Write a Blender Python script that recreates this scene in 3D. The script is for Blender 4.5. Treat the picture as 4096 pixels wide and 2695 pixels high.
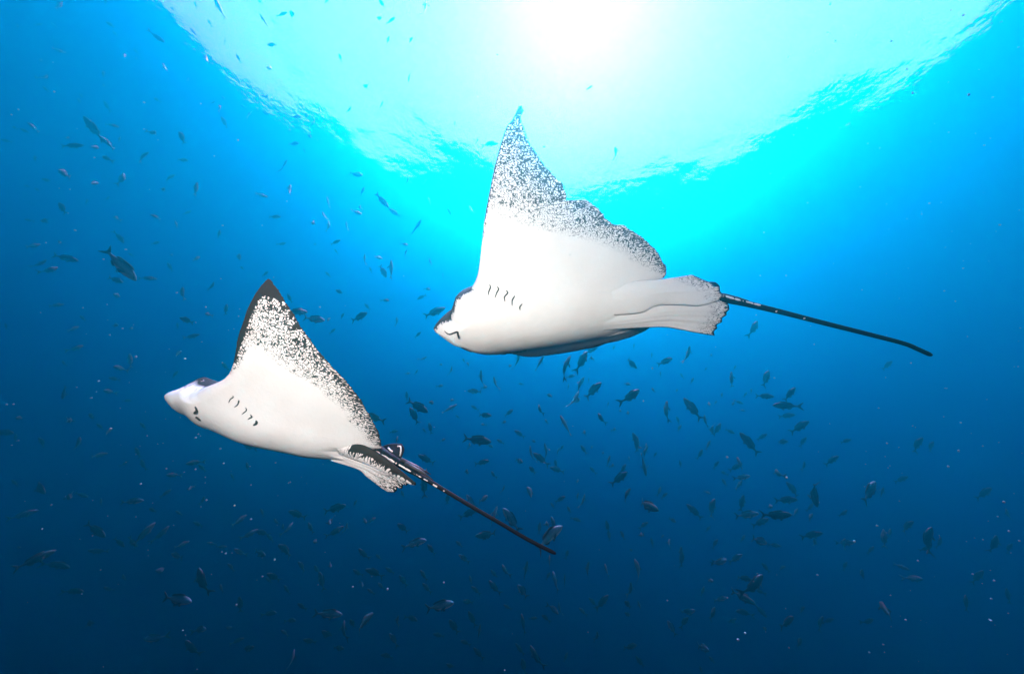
import bpy, bmesh, math, random
from mathutils import Vector, Matrix
from mathutils.bvhtree import BVHTree

sc = bpy.context.scene
for o in list(bpy.data.objects):
    bpy.data.objects.remove(o)
col = sc.collection
rnd = random.Random(7)

# ------------------------------------------------------------------ camera
PITCH, ROLL, HFOV = 21.5, 5.5, 110.0
cam_data = bpy.data.cameras.new('camera')
cam = bpy.data.objects.new('camera', cam_data)
col.objects.link(cam)
sc.camera = cam
cam_data.sensor_fit = 'HORIZONTAL'
cam_data.angle = math.radians(HFOV)
cam_data.clip_start, cam_data.clip_end = 0.05, 3000
CM = Matrix.Rotation(math.radians(90 + PITCH), 4, 'X') @ Matrix.Rotation(math.radians(ROLL), 4, 'Z')
cam.matrix_world = CM

# ------------------------------------------------------------------ sky and sun
SURFACE_Z = 11.0
SUN_EL, SUN_AZ = math.radians(65), math.radians(10)
world = bpy.data.worlds.new('World')
sc.world = world
world.use_nodes = True
wnt = world.node_tree
sky = wnt.nodes.new('ShaderNodeTexSky')
sky.sky_type = 'NISHITA'
sky.sun_disc = False
sky.sun_elevation, sky.sun_rotation = SUN_EL, SUN_AZ
sky.dust_density = .2
wnt.links.new(sky.outputs[0], wnt.nodes['Background'].inputs[0])
wnt.nodes['Background'].inputs[1].default_value = 0.15
sun_data = bpy.data.lights.new('sun', 'SUN')
sun_data.energy, sun_data.angle, sun_data.color = 5.0, math.radians(20), (1, .96, .9)   # the waves spread the sun's beam under water
sun = bpy.data.objects.new('sun', sun_data)
col.objects.link(sun)
sun_dir = Vector((math.sin(SUN_AZ) * math.cos(SUN_EL), math.cos(SUN_AZ) * math.cos(SUN_EL), math.sin(SUN_EL)))
sun.rotation_euler = sun_dir.to_track_quat('Z', 'Y').to_euler()

# the two flash heads of the underwater photographer, on their arms beside the camera
for nm, loc, aim, power in (('flash', (-.36, .20, -.02), (-.50, .0, -.86), 8.0), ('flash', (.42, .12, -.02), (.20, .08, -1.0), 2.85)):
    ld = bpy.data.lights.new(nm, 'SPOT')
    ld.energy, ld.color, ld.spot_size, ld.spot_blend, ld.shadow_soft_size = power, (.96, .95, .84), math.radians(125), .8, .06
    lo = bpy.data.objects.new(nm, ld)
    col.objects.link(lo)
    d = CM.to_3x3() @ (Vector(loc) - Vector(aim))
    lo.matrix_world = Matrix.Translation(CM @ Vector(loc)) @ d.to_track_quat('Z', 'Y').to_matrix().to_4x4()

vs = sc.view_settings
vs.view_transform, vs.look, vs.gamma, vs.use_curve_mapping = 'Standard', 'None', 1, False
vs.exposure = 2.95
cy = sc.cycles
cy.use_denoising = True
cy.max_bounces, cy.volume_bounces, cy.transparent_max_bounces = 6, 1, 12
cy.glossy_bounces, cy.diffuse_bounces = 2, 2

# ------------------------------------------------------------------ helpers
def tag(o, label=None, cat=None, group=None, kind=None):
    for k, v in (('label', label), ('category', cat), ('group', group), ('kind', kind)):
        if v:
            o[k] = v
    return o

def link(name, me, mat=None, parent=None, smooth=True):
    o = bpy.data.objects.new(name, me)
    col.objects.link(o)
    if mat and not me.materials:
        me.materials.append(mat)
    if smooth:
        me.polygons.foreach_set('use_smooth', [True] * len(me.polygons))
    if parent:
        o.parent = parent
    return o

def mesh(name, vs_, fs):
    me = bpy.data.meshes.new(name)
    me.from_pydata([tuple(v) for v in vs_], [], fs)
    me.update()
    return me

class NT:
    def __init__(self, name):
        self.m = bpy.data.materials.new(name)
        self.m.use_nodes = True
        self.t = self.m.node_tree
        self.t.nodes.clear()
        self.out = self.n('OutputMaterial')
    def n(self, typ, **kw):
        nd = self.t.nodes.new('ShaderNode' + typ)
        for k, v in kw.items():
            if hasattr(nd, k):
                setattr(nd, k, v)
            else:
                nd.inputs[k].default_value = v
        return nd
    def l(self, a, b):
        self.t.links.new(a, b)
    def val(self, x, sock):
        if isinstance(x, (int, float)):
            sock.default_value = x
        elif isinstance(x, tuple):
            sock.default_value = x
        else:
            self.l(x, sock)
    def math(self, op, a, b=0.0, clamp=False):
        nd = self.n('Math', operation=op, use_clamp=clamp)
        self.val(a, nd.inputs[0])
        self.val(b, nd.inputs[1])
        return nd.outputs[0]
    def ramp(self, x, pts):
        nd = self.n('ValToRGB')
        el = nd.color_ramp.elements
        while len(el) > 1:
            el.remove(el[0])
        el[0].position = pts[0][0]
        el[0].color = self.c(pts[0][1])
        for p, c in pts[1:]:
            e = el.new(p)
            e.color = self.c(c)
        self.l(x, nd.inputs[0])
        return nd.outputs[0]
    @staticmethod
    def c(c):
        return (c, c, c, 1) if isinstance(c, (int, float)) else (*c, 1)
    def mix(self, f, a, b):
        nd = self.n('Mix', data_type='RGBA')
        self.val(f, nd.inputs[0])
        self.val(a if not isinstance(a, tuple) else (*a, 1), nd.inputs[6])
        self.val(b if not isinstance(b, tuple) else (*b, 1), nd.inputs[7])
        return nd.outputs[2]
    def attr(self, name):
        return self.n('Attribute', attribute_name=name).outputs['Vector']
    def principled(self, colour, rough=.5, spec=.3, metal=0.0, normal=None):
        p = self.n('BsdfPrincipled')
        self.val(colour if not isinstance(colour, tuple) else (*colour, 1), p.inputs['Base Color'])
        self.val(rough, p.inputs['Roughness'])
        self.val(metal, p.inputs['Metallic'])
        p.inputs['Specular IOR Level'].default_value = spec
        if normal:
            self.l(normal, p.inputs['Normal'])
        self.l(p.outputs[0], self.out.inputs['Surface'])
        return p

def plain(name, colour, rough=.5, spec=.3):
    t = NT(name)
    no = t.n('TexNoise', Scale=60.0, Detail=3.0)
    t.l(t.n('TexCoord').outputs['Object'], no.inputs['Vector'])
    c = t.mix(no.outputs[0], tuple(x * .75 for x in colour), tuple(min(1, x * 1.25) for x in colour))
    t.principled(c, rough, spec)
    return t.m

# ------------------------------------------------------------------ the sea: its surface and its water
def sea():
    n, half = 220, 90.0
    vs_, fs = [], []
    waves = [(rnd.uniform(0, 6.28), rnd.uniform(-.7, .7), w, a) for w, a in ((9, .045), (6.5, .034), (4.2, .024), (2.9, .016), (2.1, .010))]
    for j in range(n + 1):
        for i in range(n + 1):
            x, y = -half + 2 * half * i / n, -half + 2 * half * j / n + 10
            z = SURFACE_Z
            for ph, th, w, a in waves:
                z += a * math.sin((x * math.cos(th) + y * math.sin(th)) * 6.283 / w + ph)
            vs_.append((x, y, z))
    # a flat apron carries the surface on to the horizon
    for j in range(n):
        for i in range(n):
            a = j * (n + 1) + i
            fs.append((a, a + 1, a + n + 2, a + n + 1))
    b = len(vs_)
    far = 1500.0
    ring = [(-half, -half + 10), (half, -half + 10), (half, half + 10), (-half, half + 10)]
    outer = [(-far, -far), (far, -far), (far, far), (-far, far)]
    vs_ += [(x, y, SURFACE_Z) for x, y in ring] + [(x, y, SURFACE_Z) for x, y in outer]
    for k in range(4):
        k2 = (k + 1) % 4
        fs.append((b + 4 + k, b + 4 + k2, b + k2, b + k))
    me = mesh('water_surface', vs_, fs)
    t = NT('water_surface')
    tc = t.n('TexCoord').outputs['Object']
    no = t.n('TexNoise', Scale=.55, Detail=5.0, Roughness=.55)
    t.l(tc, no.inputs['Vector'])
    bp = t.n('Bump', Distance=.05, Strength=1.0)
    t.l(no.outputs[0], bp.inputs['Height'])
    fr = t.n('Fresnel', IOR=1.40)
    tr = t.n('BsdfTransparent')
    gl = t.n('BsdfGlossy', Roughness=.06)
    mx = t.n('MixShader')
    t.l(bp.outputs[0], fr.inputs['Normal'])
    t.l(bp.outputs[0], gl.inputs['Normal'])
    t.l(fr.outputs[0], mx.inputs[0])
    t.l(tr.outputs[0], mx.inputs[1])
    t.l(gl.outputs[0], mx.inputs[2])
    t.l(mx.outputs[0], t.out.inputs['Surface'])
    tag(link('water_surface', me, t.m), 'rippled sea surface with the bright round window of sky', 'water', kind='structure')
    bm = bmesh.new()
    bmesh.ops.create_cube(bm, size=1)
    for v in bm.verts:
        v.co = Vector((v.co.x * 320, v.co.y * 320, SURFACE_Z - .5 if v.co.z > 0 else -70))
    me = bpy.data.meshes.new('water')
    bm.to_mesh(me)
    bm.free()
    t = NT('water')
    # particles scatter forwards, the water itself scatters blue light all ways, and both absorb the red end first
    P, G, M, A = (.0003, .085, .09), .90, (0, 0, .001), (.125, .096, .042)
    lobes = []
    for C, g in ((P, G), (M, 0.0)):
        s = t.n('VolumeScatter', Density=max(C), Anisotropy=g)
        s.inputs['Color'].default_value = (*[x / max(C) for x in C], 1)
        lobes.append(s)
    a = t.n('VolumeAbsorption', Density=max(A))
    a.inputs['Color'].default_value = (*[1 - x / max(A) for x in A], 1)
    ad, ad0 = t.n('AddShader'), t.n('AddShader')
    t.l(lobes[0].outputs[0], ad0.inputs[0])
    t.l(lobes[1].outputs[0], ad0.inputs[1])
    t.l(ad0.outputs[0], ad.inputs[0])
    t.l(a.outputs[0], ad.inputs[1])
    t.l(ad.outputs[0], t.out.inputs['Volume'])
    tag(link('water', me, t.m, smooth=False), 'clear deep blue sea water around the rays', 'water', kind='structure')
sea()

# ------------------------------------------------------------------ camera space measured in photo pixels
FPX = 2048 / math.tan(math.radians(HFOV / 2))      # focal length in pixels of the 4096 wide photograph
CX, CY = 2048.0, 1347.5

def unproject(px, py, z=0.0):
    """point in camera space, in pixel units, at depth FPX - z"""
    k = (FPX - z) / FPX
    return Vector(((px - CX) * k, (CY - py) * k, z - FPX))

def project(v):
    k = FPX / -v.z
    return CX + v.x * k, CY - v.y * k

def lerp_table(tab, x):
    if x <= tab[0][0]:
        return tab[0][1]
    for (x0, y0), (x1, y1) in zip(tab, tab[1:]):
        if x <= x1:
            u = (x - x0) / (x1 - x0)
            return y0 + (y1 - y0) * u
    return tab[-1][1]

def smooth_table(tab, x):
    if x <= tab[0][0]:
        return tab[0][1]
    for (x0, y0), (x1, y1) in zip(tab, tab[1:]):
        if x <= x1:
            u = (x - x0) / (x1 - x0)
            u = u * u * (3 - 2 * u)
            return y0 + (y1 - y0) * u
    return tab[-1][1]

def inside(poly, x, y):
    r, j = False, len(poly) - 1
    for i in range(len(poly)):
        xi, yi = poly[i]
        xj, yj = poly[j]
        if (yi > y) != (yj > y) and x < (xj - xi) * (y - yi) / (yj - yi) + xi:
            r = not r
        j = i
    return r

def polyline_at(pl, u):
    """point at fraction u of a polyline's length"""
    seg = [(b - a).length for a, b in zip(pl, pl[1:])]
    d = u * sum(seg)
    for (a, b), L in zip(zip(pl, pl[1:]), seg):
        if d <= L or (b - pl[-1]).length < 1e-9:
            return a.lerp(b, min(1, d / L) if L else 0)
        d -= L
    return pl[-1].copy()

def spline(pts, n):
    """Catmull-Rom through Vectors, n samples per span"""
    out = []
    P = [pts[0]] + list(pts) + [pts[-1]]
    for i in range(1, len(P) - 2):
        p0, p1, p2, p3 = P[i - 1], P[i], P[i + 1], P[i + 2]
        for k in range(n):
            u = k / n
            out.append(.5 * ((2 * p1) + (p2 - p0) * u + (2 * p0 - 5 * p1 + 4 * p2 - p3) * u * u + (3 * p1 - p0 - 3 * p2 + p3) * u ** 3))
    out.append(pts[-1].copy())
    return out

# ------------------------------------------------------------------ ray materials
def ray_skin(name, cell, dark, white, dorsal_spots):
    t = NT(name)
    uv = t.attr('rayuv')
    pig = t.n('SeparateXYZ')
    t.l(t.attr('pig'), pig.inputs[0])
    p, dors, stripe = pig.outputs[0], pig.outputs[1], pig.outputs[2]
    # worm pattern: contours of a smooth noise, drawn out into short stripes near the hind margin
    n1 = t.n('TexNoise', Scale=1.0 / cell, Detail=1.0, Roughness=.4, Distortion=.3)
    t.l(uv, n1.inputs['Vector'])
    mp = t.n('Mapping')
    mp.inputs['Scale'].default_value = (.45, 1.7, 1)
    t.l(t.attr('edgeuv'), mp.inputs['Vector'])
    n2 = t.n('TexNoise', Scale=1.0 / cell, Detail=.5, Roughness=.4)
    t.l(mp.outputs[0], n2.inputs['Vector'])
    nn = t.n('Mix')
    t.l(stripe, nn.inputs[0])
    t.l(n1.outputs[0], nn.inputs[2])
    t.l(n2.outputs[0], nn.inputs[3])
    lab = t.math('ABSOLUTE', t.math('SUBTRACT', nn.outputs[0], .5))
    big = t.n('TexNoise', Scale=.25 / cell, Detail=2.0)
    t.l(uv, big.inputs['Vector'])
    pj = t.math('ADD', p, t.math('MULTIPLY', t.math('SUBTRACT', big.outputs[0], .5), .35))
    pj = t.math('MULTIPLY', pj, t.math('MULTIPLY', p, 8.0, True))
    w = t.ramp(pj, [(0, 0.0), (.05, 0.0), (.16, .012), (.40, .040), (.66, .070), (.84, .11), (.95, .45), (1, .6)])
    edge = t.math('SUBTRACT', w, lab)
    darkness = t.math('MULTIPLY', t.math('MULTIPLY', t.math('ADD', edge, .018), 26.0, True), t.math('MULTIPLY', t.math('SUBTRACT', pj, .06), 14.0, True))
    # faint blotches and stains on the white belly
    st = t.n('TexNoise', Scale=.006, Detail=5.0, Roughness=.6)
    t.l(uv, st.inputs['Vector'])
    wcol = t.mix(t.ramp(st.outputs[0], [(.35, 0.0), (.75, 1.0)]), white, tuple(c * f for c, f in zip(white, (.90, .88, .86))))
    belly = t.mix(darkness, wcol, dark)
    # upper side: black with pale spots
    vo = t.n('TexVoronoi', Scale=1.0 / 40, feature='F1')
    t.l(uv, vo.inputs['Vector'])
    spots = t.ramp(vo.outputs['Distance'], [(.16, 1.0), (.22, 0.0)])
    back = t.mix(t.math('MULTIPLY', spots, dorsal_spots), dark, (.55, .55, .5))
    c = t.mix(t.ramp(dors, [(.35, 0.0), (.6, 1.0)]), belly, back)
    bn = t.n('TexNoise', Scale=.05, Detail=6.0, Roughness=.6)
    t.l(uv, bn.inputs['Vector'])
    bp = t.n('Bump', Strength=.07, Distance=.02)
    t.l(bn.outputs[0], bp.inputs['Height'])
    t.principled(c, .6, .12, normal=bp.outputs[0])
    return t.m

def fin_skin(name, cell, dark, white):
    """pelvic fins: white with a dark reticulated outer margin, fine rays; upper side black with white flecks"""
    return ray_skin(name, cell, dark, white, .6)

def tail_skin(name, marks):
    """black tail with pale bars near its root; the attribute 'mark' is 1 on the marks"""
    t = NT(name)
    sp = t.n('SeparateXYZ')
    t.l(t.attr('rayuv'), sp.inputs[0])
    no = t.n('TexNoise', Scale=.05, Detail=1.0)
    t.l(t.attr('rayuv'), no.inputs['Vector'])
    pg = t.n('SeparateXYZ')
    t.l(t.attr('pig'), pg.inputs[0])
    m = t.math('GREATER_THAN', t.math('MULTIPLY', pg.outputs[0], no.outputs[0]), .42)
    c = t.mix(m, (.006, .0065, .009), (.75, .72, .66))
    t.principled(c, .6, .06)
    return t.m

DARK = (.014, .015, .022)
M_RAY_A = ray_skin('ray_skin_spotted', 11.0, (.024, .018, .015), (.80, .76, .73), .8)
M_RAY_B = ray_skin('ray_skin_reticulated', 9.0, (.055, .050, .047), (.80, .77, .73), .8)
M_DARK = plain('dark_slit', (.03, .024, .022), .6, .2)
M_EYE = plain('eye_iris', (.16, .13, .14), .15, .6)
M_PUPIL = plain('pupil', (.004, .004, .005), .08, .7)
M_BLACK = plain('black_skin', (.008, .009, .011), .6, .12)
M_TAIL = tail_skin('tail_skin', True)
M_SPINE = plain('tail_spine', (.03, .028, .03), .5, .3)

# ------------------------------------------------------------------ the eagle rays
class Ray:
    def __init__(self, label, scale_depth, axis, origin, alpha, outline, body, skin, pigment, far_trim=1.0, sweep=0.0):
        self.sweep = sweep
        self.unit = scale_depth / FPX
        self.root = bpy.data.objects.new('eagle_ray', None)
        col.objects.link(self.root)
        self.O = unproject(*origin)
        self.root.empty_display_size = .2
        self.root.matrix_world = CM @ Matrix.Translation(self.O * self.unit)
        tag(self.root, label, 'ray', 'eagle rays swimming together')
        self.F = Vector(axis).normalized()
        u0 = Vector((-self.F.y, self.F.x, 0))
        if u0.y < 0:
            u0 = -u0
        self.U = (u0 - self.F * u0.dot(self.F)).normalized()
        self.W = self.F.cross(self.U)
        if self.W.z < 0:
            self.W = -self.W
        self.body = body
        self.skin = skin
        self.pigment = pigment
        self.build(alpha, outline, far_trim)

    def loc(self, v):
        return (v - self.O) * self.unit

    def build(self, alpha, outline, far_trim):
        F, U, W, O = self.F, self.U, self.W, self.O
        ds = 3.0
        # the curve across the span, integrated from the bank angle of the skin
        def frame(s):
            a = math.radians(smooth_table(alpha, s))
            return W * math.cos(a) + U * math.sin(a), U * math.cos(a) - W * math.sin(a)
        C, N = {0: Vector()}, {0: frame(0)[1]}
        for sgn in (1, -1):
            p = Vector()
            for k in range(1, 420):
                s = sgn * (k - .5) * ds
                p = p + frame(s)[0] * ds * sgn
                C[sgn * k] = p.copy()
                N[sgn * k] = frame(sgn * k * ds)[1]
        # planform: where each fore-and-aft line of the wing runs inside the outline
        span = {}
        kmax = 0
        for k in range(0, 420):
            base = O + C[k]
            xs = []
            for x in range(1400, -1400, -2):
                if inside(outline, *project(base + F * x)):
                    xs.append(x)
                elif len(xs) > 8:
                    break
            if not xs:
                break
            if k == 0 or len(xs) > 1:
                span[k] = [float(max(xs)), float(min(xs))]
                kmax = k
        for e in (0,):    # smooth out the 2 px stepping
            src = [span[k][e] for k in range(kmax + 1)]
            for k in range(kmax + 1):
                lo, hi = max(0, k - 1), min(kmax, k + 1)
                span[k][e] = sum(src[lo:hi + 1]) / (hi - lo + 1)
        for k in range(int(kmax * .2), kmax):      # ragged hind margin
            span[k][1] += 1.8 * math.sin(k * 1.93) + 1.4 * math.sin(k * .83 + 1) + 1.2 * math.sin(k * .31)
        self.kmax, self.span, self.C, self.N, self.ds = kmax, span, C, N, ds
        self.a0, self.b0 = span[0]
        nt = 84
        self.nt = nt
        ts = [.5 - .5 * math.cos(math.pi * i / nt) for i in range(nt + 1)]
        verts, uv, pig, euv = [], [], [], []
        ringn = 2 * nt
        ks = list(range(-int(kmax * far_trim), kmax + 1))
        self.front = {}
        self.first_k = ks[0]
        ea = 0.0
        for k in ks:
            a, b = span[abs(k)]
            s = k * ds
            arc = abs(s)
            for i in list(range(nt + 1)) + list(range(nt - 1, 0, -1)):
                ventral = len(verts) % ringn <= nt
                x = a + (b - a) * ts[i]
                v = self.surf(k, x, -1 if ventral else 1)
                j = len(verts) % ringn
                verts.append(v)
                uv.append((x, s, 0.0 if ventral else 500.0))
                pv = self.pigment(arc / (kmax * ds), a - x, x - b, x, s, self)
                st = max(0.0, min(1.0, 1 - (x - b) / 60.0)) * (1 if arc / (kmax * ds) < .62 else 0)
                dv = 0.0 if ventral else 1.0
                if not ventral and self.body.get('cheek') and (self.a0 - x) < .3 * (self.a0 - self.b0):
                    dv = max(.1, min(1.0, .1 + (a - x) / self.body['cheek']))
                    pv = max(pv, min(.8, .2 + .6 * (a - x) / self.body['cheek']))
                edge_row = (i == 0 and (arc > 60 or True)) or (i == nt and arc / (kmax * ds) > .24)
                pig.append((pv, (0.45 if edge_row and not (i == 0 and self.body.get('cheek') and abs(s) < 190) else dv), st))
                euv.append((x - b, arc + .35 * b, 0))
                if ventral:
                    self.front[(k, i)] = len(verts) - 1
        fs = []
        for r in range(len(ks) - 1):
            for j in range(ringn):
                j2 = (j + 1) % ringn
                fs.append((r * ringn + j, r * ringn + j2, (r + 1) * ringn + j2, (r + 1) * ringn + j))
        fs.append(tuple(range(ringn)))
        fs.append(tuple(reversed(range((len(ks) - 1) * ringn, len(ks) * ringn))))
        self.cam_verts = verts
        me = mesh('body', [self.loc(v) for v in verts], fs)
        self.attrs(me, uv, pig, euv)
        bm = bmesh.new()
        bm.from_mesh(me)
        bmesh.ops.recalc_face_normals(bm, faces=bm.faces)
        bm.to_mesh(me)
        bm.free()
        self.body_obj = link('body', me, self.skin, self.root)
        self.bvh = BVHTree.FromPolygons([tuple(v) for v in verts], fs)

    @staticmethod
    def attrs(me, uv, pig, euv):
        for nm, data in (('rayuv', uv), ('pig', pig), ('edgeuv', euv)):
            at = me.attributes.new(nm, 'FLOAT_VECTOR', 'POINT')
            at.data.foreach_set('vector', [c for v in data for c in v])

    def surf(self, k, x, side):
        """point of the skin, side -1 below, +1 above"""
        a, b = self.span[min(abs(k), self.kmax)]
        s = k * self.ds
        dl, dt = max(0.0, a - x), max(0.0, x - b)
        q = (self.a0 - x) / (self.a0 - self.b0)
        frac = abs(s) / (self.kmax * self.ds)
        bd = self.body
        rl = bd['round'] * (1 - .5 * min(1, frac * 2))
        e = math.sqrt(max(0, 1 - (1 - min(1, dl / rl)) ** 2)) * (1 - (1 - min(1, dt / bd['taper'])) ** 2)
        wing = (1 - frac) * 13 + 3.0
        if side < 0:
            h = smooth_table(bd['belly'], q) * math.exp(-(s / (bd['belly_w'] * (1.08 - .42 * max(0, min(1, q))))) ** 2) + wing * .6
        else:
            h = smooth_table(bd['back'], q) * math.exp(-(s / bd['back_w']) ** 2) + wing
        h *= e
        for (qx, sx, r1, r2, amp, sd) in bd['bumps']:
            if sd == side:
                h += amp * math.exp(-((q - qx) / (r1 if q < qx else r1 * 2.4)) ** 2 - ((abs(s) - sx) / r2) ** 2) * min(1, dl / 22) * min(1, dt / 40)
        back = self.sweep * max(0.0, -s - 60) if s < 0 else 0.0     # the far wing is drawn back in its stroke
        return self.O + self.C[k] + self.F * (x - back) + self.N[k] * (h * side)

    def cast(self, px, py):
        d = unproject(px, py).normalized()
        h = self.bvh.ray_cast(Vector((0, 0, 0)), d)
        return h[0], h[1]

    def locate(self, px, py):
        """(k, x) of the belly grid under a pixel"""
        best = None
        for (k, i), vi in self.front.items():
            if k < -60:
                continue
            qx, qy = project(self.cam_verts[vi])
            d = (qx - px) ** 2 + (qy - py) ** 2
            if best is None or d < best[0]:
                a, b = self.span[abs(k)]
                best = (d, k, a + (b - a) * (.5 - .5 * math.cos(math.pi * i / self.nt)))
        return best[1], best[2]

    def tube(self, name, pts, radii, mat, parent=None, n=10, label=None, pigf=None, flat=1.0):
        """tapered tube through camera-space points"""
        vs_, fs, uv, pig = [], [], [], []
        L = 0.0
        for i, p in enumerate(pts):
            t = (pts[min(i + 1, len(pts) - 1)] - pts[max(i - 1, 0)]).normalized()
            sd = t.cross(Vector((0, 0, 1))).normalized()
            up = sd.cross(t).normalized()
            if i:
                L += (p - pts[i - 1]).length
            for j in range(n):
                an = 2 * math.pi * j / n
                vs_.append(self.loc(p + (sd * math.cos(an) + up * math.sin(an) * flat) * radii[i]))
                uv.append((L, an * 6, 0))
                pig.append(((pigf(L, an) if pigf else 0), 0, 0))
        m = len(pts)
        for i in range(m - 1):
            for j in range(n):
                j2 = (j + 1) % n
                fs.append((i * n + j, i * n + j2, (i + 1) * n + j2, (i + 1) * n + j))
        fs.append(tuple(reversed(range(n))))
        fs.append(tuple(range((m - 1) * n, m * n)))
        me = mesh(name, vs_, fs)
        self.attrs(me, uv, pig, uv)
        bm = bmesh.new()
        bm.from_mesh(me)
        bmesh.ops.recalc_face_normals(bm, faces=bm.faces)
        bm.to_mesh(me)
        bm.free()
        o = link(name, me, mat, parent or self.root)
        return o

    def on_skin(self, pix, lift=0.0, mirror=False):
        out = []
        for px, py in pix:
            k, x = self.locate(px, py)
            if mirror:
                k = -k
            p = self.surf(k, x, -1)
            out.append(p - self.N[k] * lift)
        return out

    def slit(self, name, pix, r, mat=None, mirror=False, label=None):
        pts = spline(self.on_skin(pix, r * (.45 if name == 'mouth' else .15), mirror), 4)
        m = len(pts)
        rad = [max(.35, r * math.sin(math.pi * (.08 + .84 * i / (m - 1))) ** .7) for i in range(m)]
        return self.tube(name, pts, rad, mat or M_DARK, n=6)

    def patch(self, name, top, bottom, root, outer, thick, skin, pigf, nu=36, nv=26, dorsal=False, camber=0.0):
        """thin fin between four edges given as (px, py, z): top and bottom run root to outer, root and outer run top to bottom"""
        def pt(p):
            if p[2] is None:      # sunk just under the skin
                h, _n = self.cast(p[0], p[1])
                return unproject(p[0], p[1], (h.z + FPX - 6) if h else 0)
            return unproject(*p)
        T, B, R, E = [[pt(p) for p in e] for e in (top, bottom, root, outer)]
        T, B, R, E = [spline(e, 6) if len(e) > 2 else e for e in (T, B, R, E)]
        grid = {}
        c00, c10, c01, c11 = T[0], T[-1], B[0], B[-1]
        for i in range(nu + 1):
            u = i / nu
            for j in range(nv + 1):
                v = j / nv
                p = (polyline_at(T, u) * (1 - v) + polyline_at(B, u) * v + polyline_at(R, v) * (1 - u) + polyline_at(E, v) * u
                     - (c00 * (1 - u) * (1 - v) + c10 * u * (1 - v) + c01 * (1 - u) * v + c11 * u * v))
                p = p + Vector((0, 0, camber * math.sin(math.pi * v) * (1 - u * .6)))
                grid[(i, j)] = p
        vs_, fs, uv, pig, euv = [], [], [], [], []
        idx = {}
        for sgn in (1, -1):
            for i in range(nu + 1):
                for j in range(nv + 1):
                    rim = i in (nu,) or j in (0, nv)
                    if rim and sgn < 0:
                        idx[(sgn, i, j)] = idx[(1, i, j)]
                        continue
                    u, v = i / nu, j / nv
                    h = thick * min(1, u * 3.5) * (1 - u) ** .8 * (math.sin(math.pi * v) ** .5 if 0 < v < 1 else 0) + (.8 if not rim else 0)
                    du = grid[(min(i + 1, nu), j)] - grid[(max(i - 1, 0), j)]
                    dv = grid[(i, min(j + 1, nv))] - grid[(i, max(j - 1, 0))]
                    n = du.cross(dv)
                    n = n.normalized() if n.length > 1e-9 else Vector((0, 0, 1))
                    if n.z < 0:
                        n = -n
                    idx[(sgn, i, j)] = len(vs_)
                    vs_.append(self.loc(grid[(i, j)] + n * (h * sgn)))
                    L = (E[0] - R[0]).length
                    uv.append((u * L * 1.0, v * (E[-1] - E[0]).length, 300 * (sgn < 0)))
                    pig.append((pigf(u, v), .4 if rim else (0.0 if (sgn > 0) != dorsal else 1.0), max(0, min(1, (u - .55) * 4))))
                    euv.append(((1 - u) * L, v * (E[-1] - E[0]).length, 0))
        for sgn in (1, -1):
            for i in range(nu):
                for j in range(nv):
                    q = [idx[(sgn, i, j)], idx[(sgn, i + 1, j)], idx[(sgn, i + 1, j + 1)], idx[(sgn, i, j + 1)]]
                    if sgn < 0:
                        q.reverse()
                    q = [q[n] for n in range(4) if q[n] not in q[:n]]
                    if len(q) > 2:
                        fs.append(tuple(q))
        me = mesh(name, vs_, fs)
        self.attrs(me, uv, pig, euv)
        return link(name, me, skin, self.root)

    def eye(self, p, n, r):
        """eyeball with a dark pupil at a camera-space point"""
        def ball(nm, c, rad, mat, par):
            bm = bmesh.new()
            bmesh.ops.create_uvsphere(bm, u_segments=16, v_segments=10, radius=rad * self.unit)
            me = bpy.data.meshes.new(nm)
            for v in bm.verts:
                v.co += self.loc(c)
            bm.to_mesh(me)
            bm.free()
            return link(nm, me, mat, par)
        e = ball('eye', p - n * r * .35, r, M_EYE, self.root)
        ball('pupil', p + n * r * .22, r * .55, M_PUPIL, e)
        # the eye on the other side of the head
        ring = 2 * self.nt
        i = min(range(len(self.cam_verts)), key=lambda q: (self.cam_verts[q] - p).length_squared)
        k0 = self.first_k
        j = (-(i // ring + k0) - k0) * ring + i % ring
        q = self.cam_verts[j]
        out = (self.U * .3 - self.W).normalized()
        e2 = ball('eye', q - out * r * .35, r, M_EYE, self.root)
        ball('pupil', q + out * r * .22, r * .55, M_PUPIL, e2)

def zz(ox, oy, k, pts):
    return [(ox + x * k, oy + y * k) for x, y in pts]

def below(snout, tail, F):
    """closes an outline under the body: straight away from the wing"""
    dx, dy = (F[1], F[0])
    if dy > 0:
        dx, dy = -dx, -dy
    n = math.hypot(dx, dy)
    dx, dy = dx / n, dy / n
    return [(tail[0] + dx * 500, tail[1] - dy * 500), (snout[0] + dx * 500, snout[1] - dy * 500)]

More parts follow.
